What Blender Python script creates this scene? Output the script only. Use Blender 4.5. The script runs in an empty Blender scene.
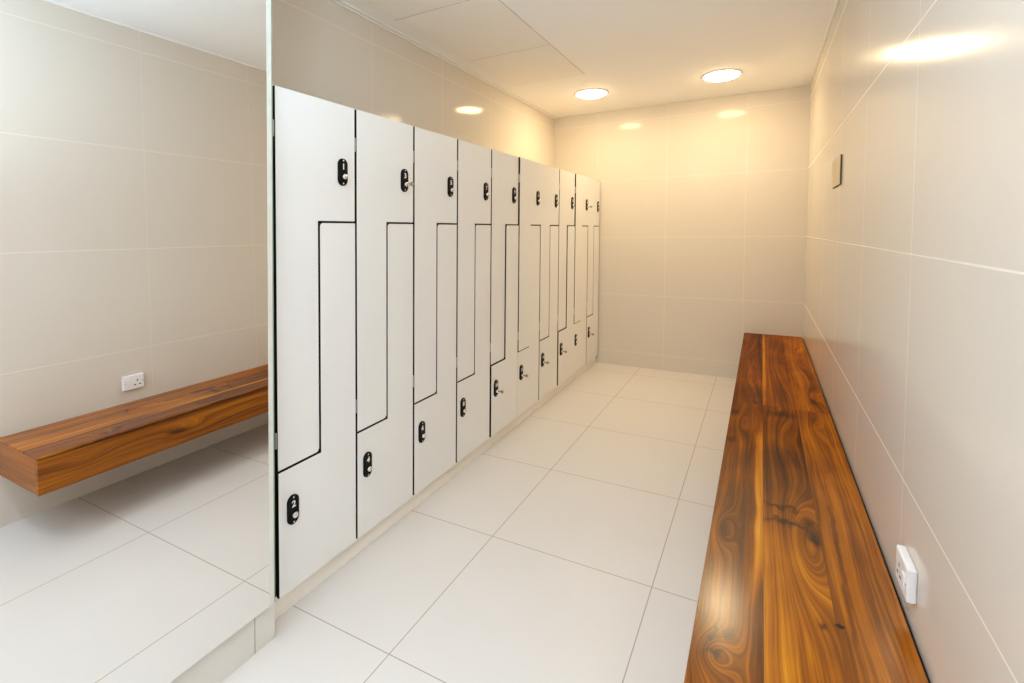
import bpy, bmesh, math, random
from mathutils import Vector, Matrix

random.seed(7)
S = bpy.context.scene
COL = S.collection
PI = math.pi

# ------------------------------------------------------------------ layout fitted to image coordinates (metres)
SHEAR_X, SHEAR_Y = 0.0182, 0.0098      # room shear fitted to the keystone of the view
W = 1.5517                           # wall with the bench
YM = 3.302                           # end wall
ZC = 2.218                           # ceiling
XW = -0.4394                         # wall behind the lockers
YF = -2.40                           # wall behind the viewer
XM = 0.056                           # mirror face (kept vertical, left out of the room shear)
XP = 0.035                           # tiled plinth under it
CW = 0.3292                          # width of a locker column
ZT, ZB = 1.614, 0.0731               # locker door top and bottom
ZU, ZL = 1.2175, 0.4625              # upper and lower step of the Z joint
XB, ZBT, ZBB = 1.1612, 0.3694, 0.2265  # bench front, top, underside
YB = -0.195                          # bench near end

# ------------------------------------------------------------------ node helpers
class Mat:
    def __init__(self, name):
        self.m = bpy.data.materials.new(name); self.m.use_nodes = True
        self.nt = self.m.node_tree; self.nt.nodes.clear()
        self.out = self.nt.nodes.new('ShaderNodeOutputMaterial')
    def n(self, t, **kw):
        d = self.nt.nodes.new(t)
        for k, v in kw.items(): setattr(d, k, v)
        return d
    def put(self, sock, v):
        if isinstance(v, bpy.types.NodeSocket): self.nt.links.new(v, sock)
        elif isinstance(v, (tuple, list)) and len(v) == 3 and sock.type == 'RGBA': sock.default_value = (*v, 1)
        else: sock.default_value = v
    def m2(self, op, a, b=0.0, c=None, clamp=False):
        d = self.n('ShaderNodeMath', operation=op, use_clamp=clamp)
        self.put(d.inputs[0], a); self.put(d.inputs[1], b)
        if c is not None: self.put(d.inputs[2], c)
        return d.outputs[0]
    def add(self, a, b): return self.m2('ADD', a, b)
    def sub(self, a, b): return self.m2('SUBTRACT', a, b)
    def mul(self, a, b): return self.m2('MULTIPLY', a, b)
    def xyz(self):
        tc = self.n('ShaderNodeTexCoord'); s = self.n('ShaderNodeSeparateXYZ')
        self.nt.links.new(tc.outputs['Object'], s.inputs[0])
        x, y, z = s.outputs
        # take the shear back out, so joints follow the sheared walls
        return self.m2('MULTIPLY_ADD', z, -SHEAR_X, x), self.m2('MULTIPLY_ADD', z, -SHEAR_Y, y), z
    def vec(self, x, y, z=0.0):
        d = self.n('ShaderNodeCombineXYZ')
        for s, v in zip(d.inputs, (x, y, z)): self.put(s, v)
        return d.outputs[0]
    def noise(self, v, scale=1.0, detail=2.0, rough=0.5, dist=0.0):
        d = self.n('ShaderNodeTexNoise')
        self.put(d.inputs['Vector'], v); self.put(d.inputs['Scale'], scale)
        self.put(d.inputs['Detail'], detail); self.put(d.inputs['Roughness'], rough); self.put(d.inputs['Distortion'], dist)
        return d.outputs['Fac']
    def ramp(self, f, stops, interp='LINEAR'):
        d = self.n('ShaderNodeValToRGB'); d.color_ramp.interpolation = interp
        e = d.color_ramp.elements
        while len(e) < len(stops): e.new(0.5)
        for el, (p, c) in zip(e, stops): el.position = p; el.color = (*c, 1)
        self.put(d.inputs[0], f)
        return d.outputs[0]
    def mix(self, f, a, b):
        d = self.n('ShaderNodeMix', data_type='RGBA')
        self.put(d.inputs['Factor'], f); self.put(d.inputs[6], a); self.put(d.inputs[7], b)
        return d.outputs[2]
    def smooth(self, v, a, b):           # 0 at a, 1 at b
        d = self.n('ShaderNodeMapRange', interpolation_type='SMOOTHSTEP')
        self.put(d.inputs[0], v); d.inputs[1].default_value = a; d.inputs[2].default_value = b
        return d.outputs[0]
    def gauss(self, x, y, x0, y0, sx, sy, slope=0.0):
        dy = self.sub(y, y0)
        dx = self.sub(x, x0)
        if slope: dx = self.m2('MULTIPLY_ADD', dy, -slope, dx)
        a = self.mul(dx, 1/sx); b = self.mul(dy, 1/sy)
        r = self.add(self.mul(a, a), self.mul(b, b))
        return self.m2('EXPONENT', self.mul(r, -1.0))
    def joint(self, u, u0, pitch, half):  # 1 on a joint line
        t = self.m2('FRACT', self.m2('MULTIPLY_ADD', u, 1/pitch, 0.5 - u0/pitch))
        d = self.m2('ABSOLUTE', self.sub(t, 0.5))
        return self.m2('LESS_THAN', d, half/pitch)
    def bsdf(self, color, rough=0.5, spec=0.5, metal=0.0, coat=0.0, coat_rough=0.1, normal=None, emit=None, strength=0.0):
        b = self.n('ShaderNodeBsdfPrincipled')
        self.put(b.inputs['Base Color'], color); self.put(b.inputs['Roughness'], rough)
        self.put(b.inputs['Specular IOR Level'], spec); self.put(b.inputs['Metallic'], metal)
        self.put(b.inputs['Coat Weight'], coat); self.put(b.inputs['Coat Roughness'], coat_rough)
        if normal is not None: self.put(b.inputs['Normal'], normal)
        if emit is not None:
            self.put(b.inputs['Emission Color'], emit); self.put(b.inputs['Emission Strength'], strength)
        self.nt.links.new(b.outputs[0], self.out.inputs[0])
        return self.m
    def bump(self, h, strength=0.3, dist=0.001):
        d = self.n('ShaderNodeBump'); self.put(d.inputs['Height'], h)
        d.inputs['Strength'].default_value = strength; d.inputs['Distance'].default_value = dist
        return d.outputs[0]

def L(r, g, b):                            # sRGB 0-255 to linear
    f = lambda c: (c/12.92 if c <= 0.04045 else ((c+0.055)/1.055)**2.4)
    return tuple(f(c/255) for c in (r, g, b))

def plain(name, col, rough=0.5, **kw): return Mat(name).bsdf(col, rough, **kw)

# ------------------------------------------------------------------ materials
TILE = L(216, 208, 195); GROUT = L(229, 221, 207)
def wall_tile(name, axis, u0, pu, rough=0.09, spec=0.10, vj=0.0016, tile=TILE, grout=GROUT, zmin=0.0):
    k = Mat(name); x, y, z = k.xyz()
    u = x if axis == 'x' else y
    j = k.m2('MAXIMUM', k.joint(u, u0, pu, vj), k.joint(z, 0.6209, 0.4959, 0.0018))
    j = k.mul(j, k.m2('GREATER_THAN', z, zmin))
    v = k.noise(k.vec(x, y, z), 1.3, 2)
    c = k.mix(v, tuple(t*0.97 for t in tile), tuple(min(1, t*1.03) for t in tile))
    return k.bsdf(k.mix(j, c, grout), k.m2('MULTIPLY_ADD', j, 0.5, rough), spec=spec)
M_WALL_R = wall_tile('tile_bench_wall', 'y', 0.3943, 0.588, 0.14, 0.13, 0.0009, zmin=0.15)
M_WALL_B = wall_tile('tile_end_wall', 'x', 0.5589, 0.589)
M_WALL_L = wall_tile('tile_locker_wall', 'y', 0.8950, 0.600, 0.09, 0.06)
M_PLINTH = wall_tile('tile_plinth', 'y', -0.1014, 0.600, tile=L(226, 223, 217), grout=L(168, 162, 150))

k = Mat('floor_tile'); x, y, z = k.xyz()
jf = k.m2('MAXIMUM', k.joint(x, 0.3726, 0.600, 0.0017), k.joint(y, 0.0707, 0.6006, 0.0017))
nv = k.noise(k.vec(x, y, 0.0), 2.0, 3)
fc = k.mix(nv, L(213, 209, 203), L(220, 217, 212))
M_FLOOR = k.bsdf(k.mix(jf, fc, L(172, 161, 146)), k.m2('MULTIPLY_ADD', jf, 0.3, 0.36), spec=0.35,
                 normal=k.bump(k.sub(1.0, jf), 0.2, 0.0006))

M_CEIL = plain('ceiling_paint', L(250, 249, 246), 0.85, spec=0.2)
M_TRIMW = plain('white_trim', L(240, 238, 232), 0.5)
M_PANEL = plain('access_panel_paint', L(248, 244, 236), 0.7, spec=0.25)
M_PGAP = plain('panel_seal', L(206, 192, 166), 0.8)
M_KICK = plain('kickboard', L(250, 246, 237), 0.4)
M_WHITE = plain('locker_laminate', L(238, 239, 237), 0.42, spec=0.35)
M_BLACK = plain('laminate_core_gap_shade', L(16, 15, 13), 0.6, spec=0.2)
M_CARC = plain('carcass_board', L(190, 186, 178), 0.6)
M_LOCK = plain('lock_plastic', L(9, 8, 8), 0.5, spec=0.15)
M_CHROME = plain('chrome', (0.82, 0.82, 0.82), 0.18, metal=1.0)
M_BRASS = plain('key_metal', L(168, 156, 130), 0.3, metal=1.0)
M_INK = plain('number_white', L(235, 235, 235), 0.5)
M_HINGE = plain('hinge_steel', (0.45, 0.45, 0.45), 0.4, metal=1.0)
M_PLASTIC = plain('white_plastic', L(238, 238, 238), 0.3)
M_HOLE = plain('pin_hole', L(40, 38, 36), 0.6)
M_MIRROR = plain('mirror_silver', (0.89, 0.88, 0.86), 0.0, metal=1.0)
M_MEDGE = plain('mirror_edge_white', L(224, 227, 219), 0.25)
M_GLASSG = plain('glass_edge_green', L(150, 168, 146), 0.2)
M_PLAQUE = plain('plaque_face', L(214, 196, 160), 0.4)
M_PLAQUE_D = plain('plaque_edge', L(70, 52, 28), 0.5)
M_PLAQUE_M = plain('plaque_marks', L(204, 186, 150), 0.5)
M_RING = plain('light_trim', L(236, 234, 228), 0.45)

def lamp_mat(name, col, s):
    return Mat(name).bsdf((0.8, 0.8, 0.8), 0.5, emit=col, strength=s)
M_LAMP_W = lamp_mat('lamp_warm', (1.0, 0.755, 0.435), 29.5)
M_LAMP_N = lamp_mat('lamp_neutral', (0.92, 0.91, 1.05), 16.0)

M_GROOVE = plain('groove_shade_brown', L(48, 22, 8), 0.7, spec=0.1)  # dark brown that paints in the shade of the bench groove
# ---- wood
RAMP = [(0.0, L(34, 13, 1)), (0.28, L(84, 39, 0)), (0.48, L(130, 68, 1)), (0.64, L(166, 95, 3)), (0.82, L(196, 124, 12)), (1.0, L(220, 160, 54))]
k = Mat('bench_top_wood'); x, y, z = k.xyz()
b1 = k.m2('GREATER_THAN', x, 1.287); b2 = k.m2('GREATER_THAN', x, 1.4175); bf = k.m2('GREATER_THAN', y, 1.57)
bid = k.add(k.add(b1, b2), k.mul(bf, 3.0))
nearA = k.mul(k.sub(1.0, b1), k.sub(1.0, bf)); farA = k.mul(k.sub(1.0, b1), bf)
midB = k.sub(b1, b2); nearB = k.mul(midB, k.sub(1.0, bf)); farB = k.mul(midB, bf)
nearC = k.mul(b2, k.sub(1.0, bf)); farC = k.mul(b2, bf)
warps = [(nearA, 1.204, 0.030, .034, .050, .075), (nearA, 1.197, 0.47, .024, .085, .06), (nearA, 1.21, 1.30, .026, .14, .045),
         (nearB, 1.385, 0.50, .045, .20, .13), (nearB, 1.345, 1.15, .045, .30, .05),
         (nearC, 1.47, 1.35, .03, .18, .035), (farC, 1.495, 1.80, .028, .13, .05), (farC, 1.48, 2.6, .03, .35, .05),
         (farA, 1.215, 2.3, .032, .5, .06), (farB, 1.36, 2.5, .04, .6, .05)]
warp = None
for msk, x0, y0, sx, sy, A in warps:
    g = k.mul(k.mul(k.gauss(x, y, x0, y0, sx, sy), msk), A)
    warp = g if warp is None else k.add(warp, g)
n1 = k.noise(k.vec(k.mul(x, 9.0), k.mul(y, 1.9), k.mul(bid, 5.7)), 1.0, 2)
xg = k.add(k.add(x, warp), k.mul(k.sub(n1, 0.5), 0.035))
streak = k.noise(k.vec(k.mul(xg, 44.0), k.mul(y, 0.8), k.mul(bid, 9.1)), 1.0, 3, 0.6)
rings = k.noise(k.vec(k.mul(xg, 165.0), k.mul(y, 1.3), k.mul(bid, 3.3)), 1.0, 2, 0.5)
fine = k.noise(k.vec(k.mul(xg, 420.0), k.mul(y, 9.0), bid), 1.0, 2)
cloud = k.noise(k.vec(k.mul(x, 11.0), k.mul(y, 3.5), k.mul(bid, 2.2)), 1.0, 2)
t = k.add(k.mul(k.sub(streak, 0.5), 0.75), k.mul(k.sub(rings, 0.5), 0.5))
t = k.add(t, k.mul(k.sub(fine, 0.5), 0.28))
t = k.add(t, k.mul(k.sub(cloud, 0.5), 0.45))
tone = k.add(0.47, 0.0)
for msk, o in ((nearA, -.06), (nearB, .0), (nearC, .10), (farA, -.11), (farB, -.03), (farC, .06)):
    tone = k.add(tone, k.mul(msk, o))
# the near half of the middle board is paler below its knot, browner beyond it
tone = k.add(tone, k.mul(nearB, k.sub(k.mul(k.smooth(y, 0.62, 0.40), 0.15), k.mul(k.smooth(y, 0.55, 0.8), 0.08))))
t = k.add(t, tone)
# sapwood strips
sapA = k.mul(nearA, k.mul(k.smooth(k.add(x, k.mul(k.sub(n1, .5), .03)), 1.262, 1.268), k.mul(k.smooth(y, 0.15, 0.40), k.smooth(y, 1.32, 1.12))))
sapB = k.mul(farB, k.mul(k.smooth(k.add(x, k.mul(k.sub(n1, .5), .03)), 1.306, 1.296), 1.0))
t = k.add(t, k.mul(k.m2('MAXIMUM', sapA, sapB), 0.30))
darks = [(nearB, 1.407, .530, .013, .026, .60, 0), (nearB, 1.398, .600, .010, .016, .35, 0), (nearB, 1.335, .655, .050, .010, .30, 0), (nearB, 1.345, .575, .055, .012, .38, .0),
         (nearB, 1.395, .205, .006, .014, .35, 0), (nearA, 1.204, .040, .012, .012, .35, .3), (nearA, 1.196, .075, .006, .006, .4, 0), (nearA, 1.226, .10, .012, .012, .25, 0),
         (nearA, 1.195, .46, .014, .035, .30, 0), (nearA, 1.180, 1.42, .016, .04, .28, 0), (nearA, 1.178, 1.10, .018, .03, .25, 0), (nearB, 1.36, 1.48, .05, .035, .25, 0),
         (nearB, 1.35, 1.0, .05, .10, .10, 0), (farC, 1.497, 1.72, .014, .035, .38, 0), (farA, 1.266, 1.78, .012, .17, .32, -.10), (farA, 1.272, 2.6, .010, .5, .30, -.02),
         (farA, 1.262, 1.60, .018, .02, .25, 0), (nearC, 1.455, .62, .006, .25, .20, .02), (nearC, 1.447, .30, .004, .2, .15, .02)]
nd = k.noise(k.vec(k.mul(x, 40.0), k.mul(y, 16.0), 4.0), 1.0, 3)
yd = k.add(y, k.mul(k.sub(nd, 0.5), 0.11)); xd = k.add(x, k.mul(k.sub(nd, 0.5), 0.02))
for msk, x0, y0, sx, sy, A, sl in darks:
    t = k.sub(t, k.mul(k.mul(k.gauss(xd, yd, x0, y0, sx, sy, sl), msk), A))
col = k.ramp(t, RAMP)
red = k.mul(k.add(farA, k.mul(farB, .7)), 0.35)
col = k.mix(red, col, k.mix(0.5, col, L(110, 48, 18)))
seam = k.m2('MAXIMUM', k.m2('LESS_THAN', k.m2('ABSOLUTE', k.sub(x, 1.287)), 0.0007), k.m2('LESS_THAN', k.m2('ABSOLUTE', k.sub(x, 1.4175)), 0.0004))
seam = k.m2('MAXIMUM', seam, k.m2('LESS_THAN', k.m2('ABSOLUTE', k.sub(y, 1.57)), 0.0015))
col = k.mix(k.mul(seam, 0.55), col, L(52, 24, 8))
hole = k.add(k.m2('ABSOLUTE', k.mul(k.sub(x, 1.4235), 1/.0105)), k.m2('ABSOLUTE', k.mul(k.sub(y, .2165), 1/.0085)))
hole = k.smooth(hole, 1.1, 0.8)
col = k.mix(hole, col, L(14, 6, 2))
M_WOOD_TOP = k.bsdf(col, 0.45, spec=0.06, coat=k.mul(k.smooth(y, 1.3, 0.35), 0.7), coat_rough=k.m2('MULTIPLY_ADD', fine, 0.08, 0.15))

def straight_wood(name, across, along, seed, tone):
    k = Mat(name); c = dict(zip('xyz', k.xyz())); a, b = c[across], c[along]
    n1 = k.noise(k.vec(k.mul(a, 7.0), k.mul(b, 2.0), seed), 1.0, 2)
    wp = None
    for a0, b0, A in ((.29, .35, .03), (.27, .95, .03), (.31, 1.9, .03), (.26, 2.6, .03), (.30, -.05, .02)):
        g = k.mul(k.gauss(a, b, a0, b0, .025, .09), A); wp = g if wp is None else k.add(wp, g)
    ag = k.add(k.add(a, wp), k.mul(k.sub(n1, .5), .05))
    st = k.noise(k.vec(k.mul(ag, 34.0), k.mul(b, .9), seed+3), 1.0, 3, .6)
    rg = k.noise(k.vec(k.mul(ag, 120.0), k.mul(b, 1.4), seed+5), 1.0, 2)
    fi = k.noise(k.vec(k.mul(ag, 420.0), k.mul(b, 9.0), seed), 1.0, 2)
    t = k.add(k.add(k.mul(k.sub(st, .5), .8), k.mul(k.sub(rg, .5), .5)), k.add(k.mul(k.sub(fi, .5), .25), tone))
    for a0, b0, sa, sb, A in ((.288, .30, .012, .05, .3), (.262, 1.02, .01, .05, .3), (.30, 2.1, .012, .05, .3)):
        t = k.sub(t, k.mul(k.gauss(a, b, a0, b0, sa, sb), A))
    return k.bsdf(k.ramp(t, RAMP), .34, spec=.25, coat=.1, coat_rough=.25)
M_WOOD_FRONT = straight_wood('bench_front_wood', 'z', 'y', 2.0, .52)
M_WOOD_END = straight_wood('bench_end_wood', 'z', 'x', 8.0, .60)

# ------------------------------------------------------------------ mesh helpers
def bm_new(): return bmesh.new()
def box(bm, x0, x1, y0, y1, z0, z1, mi=0, bev=0.0, seg=2):
    vs = [bm.verts.new((x, y, z)) for x in (x0, x1) for y in (y0, y1) for z in (z0, z1)]
    idx = [(0, 1, 3, 2), (4, 6, 7, 5), (0, 4, 5, 1), (2, 3, 7, 6), (0, 2, 6, 4), (1, 5, 7, 3)]
    fs = [bm.faces.new([vs[i] for i in f]) for f in idx]
    for f in fs: f.material_index = mi
    if bev > 0:
        es = list({e for f in fs for e in f.edges})
        bmesh.ops.bevel(bm, geom=es, offset=bev, segments=seg, affect='EDGES', profile=0.5)
    return fs
def prism_x(bm, pts, x0, x1, mi_front=0, mi_side=0):     # pts (y,z) counter-clockwise seen from +x
    a = [bm.verts.new((x0, y, z)) for y, z in pts]; b = [bm.verts.new((x1, y, z)) for y, z in pts]
    f = bm.faces.new(b); f.material_index = mi_front
    f = bm.faces.new(a[::-1]); f.material_index = mi_front
    n = len(pts)
    for i in range(n):
        f = bm.faces.new((a[i], a[(i+1) % n], b[(i+1) % n], b[i])); f.material_index = mi_side
def lathe_x(bm, prof, cy=0, cz=0, n=24, mi=0):            # prof [(x, r)] around the x axis
    rings = []
    for x, r in prof:
        rings.append([bm.verts.new((x, cy + r*math.cos(2*PI*i/n), cz + r*math.sin(2*PI*i/n))) for i in range(n)] if r > 1e-6 else [bm.verts.new((x, cy, cz))])
    _skin(bm, rings, n, mi)
def lathe_z(bm, prof, cx=0, cy=0, n=48, mi=0):            # prof [(z, r)]
    rings = []
    for z, r in prof:
        rings.append([bm.verts.new((cx + r*math.cos(2*PI*i/n), cy + r*math.sin(2*PI*i/n), z)) for i in range(n)] if r > 1e-6 else [bm.verts.new((cx, cy, z))])
    _skin(bm, rings, n, mi)
def _skin(bm, rings, n, mi):
    for A, B in zip(rings, rings[1:]):
        for i in range(n):
            j = (i+1) % n
            q = [A[i % len(A)], A[j % len(A)], B[j % len(B)], B[i % len(B)]]
            u = []
            for v in q:
                if v not in u: u.append(v)
            if len(u) > 2:
                f = bm.faces.new(u); f.material_index = mi; f.smooth = True
    for R, flip in ((rings[0], True), (rings[-1], False)):
        if len(R) > 1:
            f = bm.faces.new(R[::-1] if flip else R); f.material_index = mi
def mesh(name, bm, *mats):
    bmesh.ops.recalc_face_normals(bm, faces=bm.faces)
    me = bpy.data.meshes.new(name); bm.to_mesh(me); bm.free()
    for m in mats: me.materials.append(m)
    return me
def obj(name, me, parent=None, loc=(0, 0, 0)):
    o = bpy.data.objects.new(name, me); COL.objects.link(o)
    o.location = loc
    if parent: o.parent = parent
    return o
def tag(o, label, cat, group=None):
    o['label'] = label; o['category'] = cat
    if group: o['group'] = group
    return o
def thing(name, label, cat, loc=(0, 0, 0), group=None):
    return tag(obj(name, None, None, loc), label, cat, group)
def struct(name, bm, *mats, parent=None):
    o = obj(name, mesh(name, bm, *mats), parent)
    if not parent: o['kind'] = 'structure'
    return o
def dup(o, parent=None, loc=None):
    c = o.copy(); COL.objects.link(c)
    if parent: c.parent = parent
    if loc is not None: c.location = loc
    for ch in o.children: dup(ch, c)
    return c

# ------------------------------------------------------------------ room shell
T = 0.12
def shell(name, dims, *mats):
    bm = bm_new(); box(bm, *dims); return struct(name, bm, *mats)
shell('floor', (XW-T, W+T, YF-T, YM+T, -T, 0), M_FLOOR)
shell('ceiling', (XW-T, W+T, YF-T, YM+T, ZC, ZC+T), M_CEIL)
shell('wall_right', (W, W+T, YF-T, YM+T, 0, ZC), M_WALL_R)
shell('wall_back', (XW-T, W, YM, YM+T, 0, ZC), M_WALL_B)
shell('wall_left', (XW-T, XW, -0.10, YM, 0, ZC), M_WALL_L)
shell('wall_front', (XW-T, W, YF-T, YF, 0, ZC), M_WALL_B)
# the stub wall that carries the mirror: a tiled plinth and the recessed body behind the glass
bm = bm_new(); box(bm, XW-T, XP, YF, -0.036, 0, 0.1195); box(bm, XW-T, 0.006, YF, -0.066, 0.1195, ZC)
struct('wall_near', bm, M_PLINTH)
# slim white bead between the ceiling and the wall over the lockers
bm = bm_new(); box(bm, XW, XW+0.030, -0.04, YM, ZC-0.006, ZC); box(bm, XW, XW+0.012, -0.04, YM, ZC-0.012, ZC-0.006)
struct('trim_1', bm, M_TRIMW)
bm = bm_new(); box(bm, W-0.008, W, YF, YM, ZC-0.008, ZC); struct('trim_2', bm, M_TRIMW)
# kickboard under the lockers
bm = bm_new(); box(bm, XW, -0.0204, -0.040, YM, 0, ZB-0.003, bev=0.0); struct('baseboard_left', bm, M_KICK)

# ------------------------------------------------------------------ mirror
mir = thing('wall_mirror', 'large frameless wall mirror reflecting the bench, above a low tiled plinth', 'mirror', (XM, -0.0472, 0.1195))
Y0 = -1.75 + 0.0425; ZM = ZC - 0.1195
bm = bm_new(); box(bm, -0.0078, 0.0, Y0, -0.0200, 0.0005, ZM-0.0005)
obj('mirror_glass', mesh('mirror_glass', bm, M_MIRROR), mir)
bm = bm_new()
prism = [(-0.0200, 0.0), (-0.0040, -0.0012), (-0.0040, -0.0078), (-0.0200, -0.0078)]
a = [bm.verts.new((x_, y_, 0.0005)) for y_, x_ in prism]; b = [bm.verts.new((x_, y_, ZM-0.0005)) for y_, x_ in prism]
bm.faces.new(a); bm.faces.new(b)
for i in range(4): bm.faces.new((a[i], a[(i+1) % 4], b[(i+1) % 4], b[i]))
o = obj('bevelled_edge', mesh('bevelled_edge', bm, M_MEDGE), mir); o['label'] = 'pale polished edge strip'
bm = bm_new(); box(bm, -0.0076, -0.0016, -0.0040, 0.0, 0.0005, ZM-0.0005)
o = obj('glass_edge', mesh('glass_edge', bm, M_GLASSG), mir); o['label'] = 'green cut glass edge'

# ------------------------------------------------------------------ lockers
G = 0.0072; H = G/2; HO = 0.0052
def rounded(pts, which, r=0.012, n=4):
    out = []
    for i, p in enumerate(pts):
        if i not in which: out.append(p); continue
        p = Vector(p); a = Vector(pts[i-1]); b = Vector(pts[(i+1) % len(pts)])
        u = (a-p).normalized(); v = (b-p).normalized(); c = p + u*r + v*r
        for q in range(n+1):
            th = q/n*PI/2
            out.append(tuple(c - v*r*math.cos(th) - u*r*math.sin(th)))
    return out
UP = rounded([(HO, ZL+H), (CW/2-H, ZL+H), (CW/2-H, ZU+H), (CW-HO, ZU+H), (CW-HO, ZT), (HO, ZT)], {1})
LOW = rounded([(HO, ZB), (CW-HO, ZB), (CW-HO, ZU-H), (CW/2+H, ZU-H), (CW/2+H, ZL-H), (HO, ZL-H)], {3})
def door_mesh(pts):
    bm = bm_new(); prism_x(bm, pts, -0.013, 0.0, 0, 1); return mesh('door', bm, M_WHITE, M_BLACK)
ME_UP, ME_LOW = door_mesh(UP), door_mesh(LOW)
bm = bm_new()
fs = box(bm, XW+0.001, -0.0165, 0.0003, CW-0.0003, ZB, ZT-0.002)
for f in fs:
    if all(v.co.x > -0.02 for v in f.verts): f.material_index = 1  # front blackened to paint the shade seen through the door gaps
ME_CARC = mesh('carcass', bm, M_CARC, M_BLACK)
# lock plate: a black pill with a lip and two screw heads
bm = bm_new()
r = 0.0212; hz = 0.0462 - r
def pill(s, e):
    return [(s*r*math.cos(t_), s*r*math.sin(t_) + (hz if math.sin(t_) >= 0 else -hz)) for t_ in [2*PI*(i+0.5)/e for i in range(e)]]
p0, p1 = pill(1.0, 32), pill(0.90, 32)
A = [bm.verts.new((0.0, *p)) for p in p0]; B = [bm.verts.new((0.0045, *p)) for p in p0]; C_ = [bm.verts.new((0.0062, *p)) for p in p1]
bm.faces.new(A[::-1]); bm.faces.new(C_)
for R1, R2 in ((A, B), (B, C_)):
    for i in range(32): bm.faces.new((R1[i], R1[(i+1) % 32], R2[(i+1) % 32], R2[i]))
for s in (-1, 1): lathe_x(bm, [(0.006, 0.0032), (0.0072, 0.0030), (0.0076, 0.0)], 0, s*0.0385, 12, 1)
ME_LOCK = mesh('lock_plate', bm, M_LOCK, M_CHROME)
bm = bm_new(); lathe_x(bm, [(0.0060, 0.0098), (0.0085, 0.0098), (0.0140, 0.0092), (0.0165, 0.0078), (0.0168, 0.0)], 0, 0, 24)
box(bm, 0.0164, 0.0172, -0.0008, 0.0008, -0.0045, 0.0045)
ME_KNOB = mesh('lock_cylinder', bm, M_CHROME)
bm = bm_new(); box(bm, -0.011, -0.002, -0.0031, 0.0031, -0.024, 0.024, bev=0.001)
lathe_z(bm, [(-0.024, 0.0024), (0.024, 0.0024)], -0.0015, 0.0, 12)
ME_HINGE = mesh('hinge', bm, M_HINGE)

def digits(n):
    cu = bpy.data.curves.new('number', 'FONT'); cu.body = str(n); cu.size = 0.030; cu.align_x = 'CENTER'; cu.align_y = 'CENTER'
    cu.extrude = 0.0003; cu.offset = 0.0006
    o = bpy.data.objects.new('number', cu); COL.objects.link(o)
    me = bpy.data.meshes.new_from_object(o.evaluated_get(bpy.context.evaluated_depsgraph_get()))
    bpy.data.objects.remove(o); bpy.data.curves.remove(cu)
    for v in me.vertices: tx, ty, tz = v.co; v.co = (0.0066 + tz, tx, ty*0.92)
    me.materials.clear(); me.materials.append(M_INK); me.name = 'number'
    return me

ORD = ['first', 'second', 'third', 'fourth', 'fifth', 'sixth', 'seventh', 'eighth', 'ninth', 'tenth']
LOCK_U = (0.2665, 1.3875); LOCK_L = (0.0545, 0.3268)
# how far each door stands proud of its neighbours (metres): upper, lower
PROUD = {0: (0, .0015), 4: (0, .0046), 5: (.006, 0), 6: (0, 0), 7: (0, .0044), 8: (.006, 0), 9: (0, 0)}
EXTRA = {0: 'beside the mirror edge', 1: 'key in upper lock', 2: 'no keys in its locks', 3: 'keyless, before the first proud door',
         4: 'lower door slightly proud', 5: 'upper door slightly proud', 6: 'key in lower lock', 7: 'lower door proud with key',
         8: 'key in upper lock', 9: 'against the end wall'}
proto = thing('locker', '', 'locker')
obj('carcass', ME_CARC, proto)
for me, (ly, lz) in ((ME_UP, LOCK_U), (ME_LOW, LOCK_L)):
    d = obj('door', me, proto)
    obj('lock_plate', ME_LOCK, d, (0.0, ly, lz))
    obj('lock_cylinder', ME_KNOB, d, (0.0, ly + 0.001, lz - 0.0155))
    if me is ME_UP:
        for hz_ in (1.490, 0.560): obj('hinge', ME_HINGE, d, (0.0, 0.0, hz_))
lockers = []
for i in range(10):
    t_ = proto if i == 0 else dup(proto)
    lockers.append(t_)
for i, t_ in enumerate(lockers):
    t_.location = (0, CW*i, 0)
    tag(t_, f'white Z-door locker column, {ORD[i]} from the mirror, {EXTRA[i]}', 'locker', 'white lockers with Z-shaped doors')
    pu, pl = PROUD.get(i, (0, 0))
    for d in [c for c in t_.children if c.name.startswith('door')]:
        up = d.data is ME_UP
        d.location = (pu if up else pl, 0, 0)
        ly, lz = LOCK_U if up else LOCK_L
        obj('number', digits(2*i+1 if up else 2*i+2), d, (0.0, ly, lz + 0.0175))

# keys left in some of the locks
bm = bm_new()
box(bm, -0.004, 0.014, -0.0012, 0.0012, -0.0035, 0.0035, bev=0.0006)
ME_BLADE = mesh('blade', bm, M_BRASS)
bm = bm_new()
n = 20; R1, R2 = 0.0090, 0.0028; cx = 0.0215
ro = [[bm.verts.new((cx + R*math.cos(2*PI*i/n) + (0.004 if R == R2 else 0), yy, R*math.sin(2*PI*i/n))) for i in range(n)] for R in (R1, R2) for yy in (-0.0014, 0.0014)]
for i in range(n):
    j = (i+1) % n
    bm.faces.new((ro[0][i], ro[0][j], ro[1][j], ro[1][i])); bm.faces.new((ro[2][j], ro[2][i], ro[3][i], ro[3][j]))
    bm.faces.new((ro[0][j], ro[0][i], ro[2][i], ro[2][j])); bm.faces.new((ro[1][i], ro[1][j], ro[3][j], ro[3][i]))
ME_BOW = mesh('bow', bm, M_BRASS)
kp = None
for i, up in ((1, True), (8, True), (4, False), (5, False), (6, False), (7, False), (9, False)):
    ly, lz = LOCK_U if up else LOCK_L
    if kp is None:
        kp = thing('key', '', 'key'); obj('blade', ME_BLADE, kp); obj('bow', ME_BOW, kp); kk = kp
    else: kk = dup(kp)
    pu, pl = PROUD.get(i, (0, 0))
    kk.location = (0.0174 + (pu if up else pl), CW*i + ly + 0.001, lz - 0.0155)
    tag(kk, f'small key in the {"upper" if up else "lower"} lock of the {ORD[i]} locker from the mirror', 'key', 'keys left in the locker locks')

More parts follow.
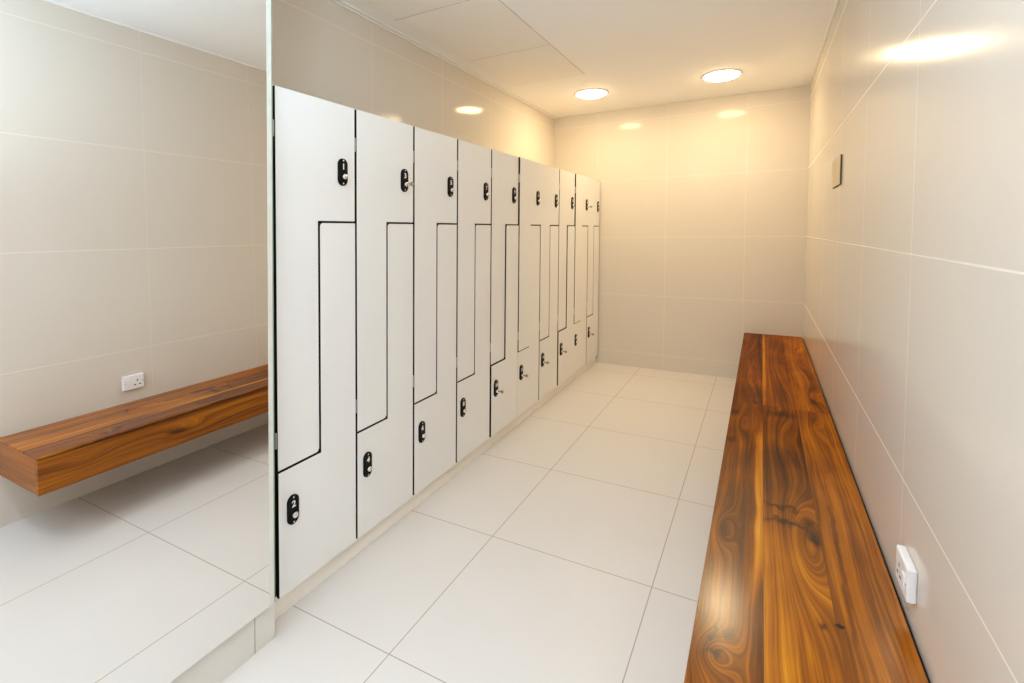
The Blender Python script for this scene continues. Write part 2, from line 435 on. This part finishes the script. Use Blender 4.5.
# ------------------------------------------------------------------ bench
bench = thing('bench', 'long floating wooden bench of glossy brown planks along the tiled wall', 'bench', (0, 0, 0))
TH = 0.009; GR = 0.0045; YE = YM - 0.001
zp = ZBT - TH - GR                    # panel tops, a shadow groove below the seat
bm = bm_new(); box(bm, XB, W-0.0075, YB, YE, ZBT-TH, ZBT, bev=0.0012); obj('seat', mesh('seat', bm, M_WOOD_TOP), bench)
bm = bm_new(); box(bm, XB, XB+0.022, YB, YE, ZBB, zp, bev=0.0012); obj('front_panel', mesh('front_panel', bm, M_WOOD_FRONT), bench)
bm = bm_new(); box(bm, XB+0.0222, W-0.0085, YB+0.0008, YB+0.0224, ZBB, ZBT-TH-0.0008, bev=0.001); obj('end_panel', mesh('end_panel', bm, M_WOOD_END), bench)
bm = bm_new(); box(bm, XB+0.0222, W-0.0085, YB+0.0226, YE, ZBB+0.001, ZBB+0.019); obj('bottom_panel', mesh('bottom_panel', bm, M_WOOD_FRONT), bench)
bm = bm_new(); box(bm, XB+0.007, XB+0.021, YB+0.003, YE, zp, ZBT-TH); o = obj('groove_strip', mesh('groove_strip', bm, M_GROOVE), bench); o['label'] = 'dark strip colouring in the shadow groove'
bm = bm_new(); box(bm, W-0.0082, W-0.0002, YB+0.010, YE, ZBB+0.004, ZBT-0.012); o = obj('gap_shade_strip', mesh('gap_shade_strip', bm, M_BLACK), bench); o['label'] = 'black strip standing in for the shaded gap at the wall'  # black strip put in for the shade of the narrow gap

# ------------------------------------------------------------------ wall socket (faces -x)
sk = thing('wall_socket', 'white switched power socket on the tiled wall just above the bench', 'socket', (W, 0.302, 0.4640))
bm = bm_new(); box(bm, -0.017, 0.0, -0.046, 0.046, -0.0345, 0.0345, bev=0.004, seg=3); obj('face_plate', mesh('face_plate', bm, M_PLASTIC), sk)
bm = bm_new(); box(bm, -0.0205, -0.0168, -0.037, -0.016, -0.010, 0.014, bev=0.0015); obj('switch', mesh('switch', bm, M_PLASTIC), sk)
bm = bm_new()
box(bm, -0.0174, -0.0168, 0.013, 0.018, 0.002, 0.011)
box(bm, -0.0174, -0.0168, 0.000, 0.009, -0.016, -0.011); box(bm, -0.0174, -0.0168, 0.022, 0.031, -0.016, -0.011)
o = obj('pin_holes', mesh('pin_holes', bm, M_HOLE), sk); o['label'] = 'three dark pin slots'
for yy in (-0.040, 0.040):
    bm = bm_new(); lathe_x(bm, [(-0.0168, 0.003), (-0.0178, 0.0028), (-0.0179, 0)], yy, 0.0, 12); obj('screw', mesh('screw', bm, M_CHROME), sk)

# ------------------------------------------------------------------ plaque on the bench wall
pq = thing('wall_plaque', 'small rectangular beige plaque with dark edges high on the tiled wall above the bench', 'plaque', (W, 1.640, 1.4185))
bm = bm_new(); box(bm, -0.005, 0.0, -0.122, 0.122, -0.0625, 0.0625, bev=0.001); obj('backing', mesh('backing', bm, M_PLAQUE_D), pq)
bm = bm_new(); box(bm, -0.0065, -0.005, -0.119, 0.122, -0.0595, 0.0625, bev=0.0006); obj('face', mesh('face', bm, M_PLAQUE), pq)
bm = bm_new()
for q in range(5): box(bm, -0.0070, -0.0065, -0.010, 0.085, 0.036 - q*0.018 - 0.004, 0.036 - q*0.018 + 0.004)
obj('ribs', mesh('ribs', bm, M_PLAQUE_M), pq)

# ------------------------------------------------------------------ ceiling lights
bm = bm_new()
lathe_z(bm, [(0.0, 0.128), (-0.004, 0.1275), (-0.0065, 0.122), (-0.0065, 0.112), (-0.003, 0.110), (0.0, 0.110)])
bm.faces.ensure_lookup_table()
ME_RING = mesh('trim_ring', bm, M_RING)
def diffuser(m):
    bm = bm_new(); lathe_z(bm, [(-0.001, 0.1095), (-0.008, 0.109), (-0.016, 0.095), (-0.021, 0.060), (-0.023, 0.0)]); return mesh('diffuser', bm, m)
DW, DN = diffuser(M_LAMP_W), diffuser(M_LAMP_N)
for lx, ly, me, lab in ((0.1015, 2.685, DW, 'round glowing downlight in the ceiling on the locker side of the room'),
                        (1.000, 2.710, DW, 'round glowing downlight in the ceiling over the bench side of the room'),
                        (0.300, -0.85, DN, 'round neutral downlight over the mirror side near the entrance'),
                        (1.000, -0.80, DN, 'round neutral downlight over the bench side near the entrance'),
                        (0.300, -1.90, DN, 'added fill downlight over the mirror side behind the viewer'),  # rear pair is added, unseen, to light the locker faces
                        (1.000, -1.90, DN, 'added fill downlight over the bench side behind the viewer')):
    c = thing('ceiling_light', lab, 'ceiling light', (lx, ly, ZC), 'round downlights in the ceiling')
    obj('trim_ring', ME_RING, c); obj('diffuser', me, c)

# ------------------------------------------------------------------ ceiling access panels
for y0, y1, lab in ((0.335, 0.940, 'beige ceiling access panel nearest the mirror'), (0.945, 1.612, 'beige ceiling access panel in the middle of the row'),
                    (1.617, 2.222, 'beige ceiling access panel nearest the end wall')):
    p = thing('access_panel', lab + ', above the lockers', 'ceiling panel', (-0.068, (y0+y1)/2, ZC), 'access panels in the ceiling')
    hx, hy = 0.272, (y1-y0)/2
    bm = bm_new(); box(bm, -hx, hx, -hy, hy, -0.0015, 0.0); obj('seal', mesh('seal', bm, M_PGAP), p)
    bm = bm_new(); box(bm, -hx+0.003, hx-0.004, -hy+0.002, hy-0.002, -0.0035, -0.0015); obj('panel', mesh('panel', bm, M_PANEL), p)

# ------------------------------------------------------------------ added unseen fill light, bounced off the ceiling for the cool foreground
fl = bpy.data.lights.new('added_bounce_fill', 'AREA'); fl.shape = 'DISK'; fl.size = 0.25; fl.energy = 12.5; fl.color = (0.54, 0.79, 1.03)
fo = bpy.data.objects.new('added_bounce_fill', fl); COL.objects.link(fo)
fo.location = (0.95, -1.15, 1.35); fo.rotation_euler = (PI, 0, 0)

# ------------------------------------------------------------------ shear of the whole room to match the keystone of the view
plumb = {c.data.name for c in mir.children}  # mirror meshes, left out of the room shear
for me in bpy.data.meshes:
    if me.name in plumb:
        for v in me.vertices: v.co.y += 0.0275*v.co.z       # face stays vertical, edge sheared to match its slant in the view
        continue
    for v in me.vertices: v.co.x += SHEAR_X*v.co.z; v.co.y += SHEAR_Y*v.co.z
for o in S.objects:
    if o is mir: continue
    l = o.location; o.location = (l.x + SHEAR_X*l.z, l.y + SHEAR_Y*l.z, l.z)

# ------------------------------------------------------------------ camera
F, PPX, PPY = 492.6962, 498.0973, 249.6804
yaw, pitch, roll = (math.radians(a) for a in (28.1943, 2.0360, -0.7577))
fw = Vector((-math.sin(yaw)*math.cos(pitch), math.cos(yaw)*math.cos(pitch), -math.sin(pitch)))
rt = Vector((math.cos(yaw), math.sin(yaw), 0)); up = rt.cross(fw)
rt2 = rt*math.cos(roll) + up*math.sin(roll); up2 = -rt*math.sin(roll) + up*math.cos(roll)
cam = bpy.data.cameras.new('camera'); co = bpy.data.objects.new('camera', cam); COL.objects.link(co)
co.matrix_world = Matrix(((rt2.x, up2.x, -fw.x, 1.2870), (rt2.y, up2.y, -fw.y, -0.9573), (rt2.z, up2.z, -fw.z, 1.1765), (0, 0, 0, 1)))
cam.sensor_fit = 'HORIZONTAL'; cam.sensor_width = 36.0; cam.lens = F*36.0/1024.0
cam.shift_x = (512 - PPX)/1024; cam.shift_y = (PPY - 341.5)/1024
cam.clip_start = 0.01; cam.clip_end = 50
S.camera = co

# ------------------------------------------------------------------ world and view
w = bpy.data.worlds.new('world'); S.world = w; w.use_nodes = True
w.node_tree.nodes['Background'].inputs[0].default_value = (0.8, 0.85, 0.9, 1); w.node_tree.nodes['Background'].inputs[1].default_value = 0.05
S.view_settings.view_transform = 'Standard'; S.view_settings.look = 'None'
S.view_settings.gamma = 1.0; S.view_settings.use_curve_mapping = False
S.view_settings.exposure = 1.43
S.cycles.sample_clamp_indirect = 4.0
S.cycles.max_bounces = 16; S.cycles.diffuse_bounces = 10; S.cycles.glossy_bounces = 8
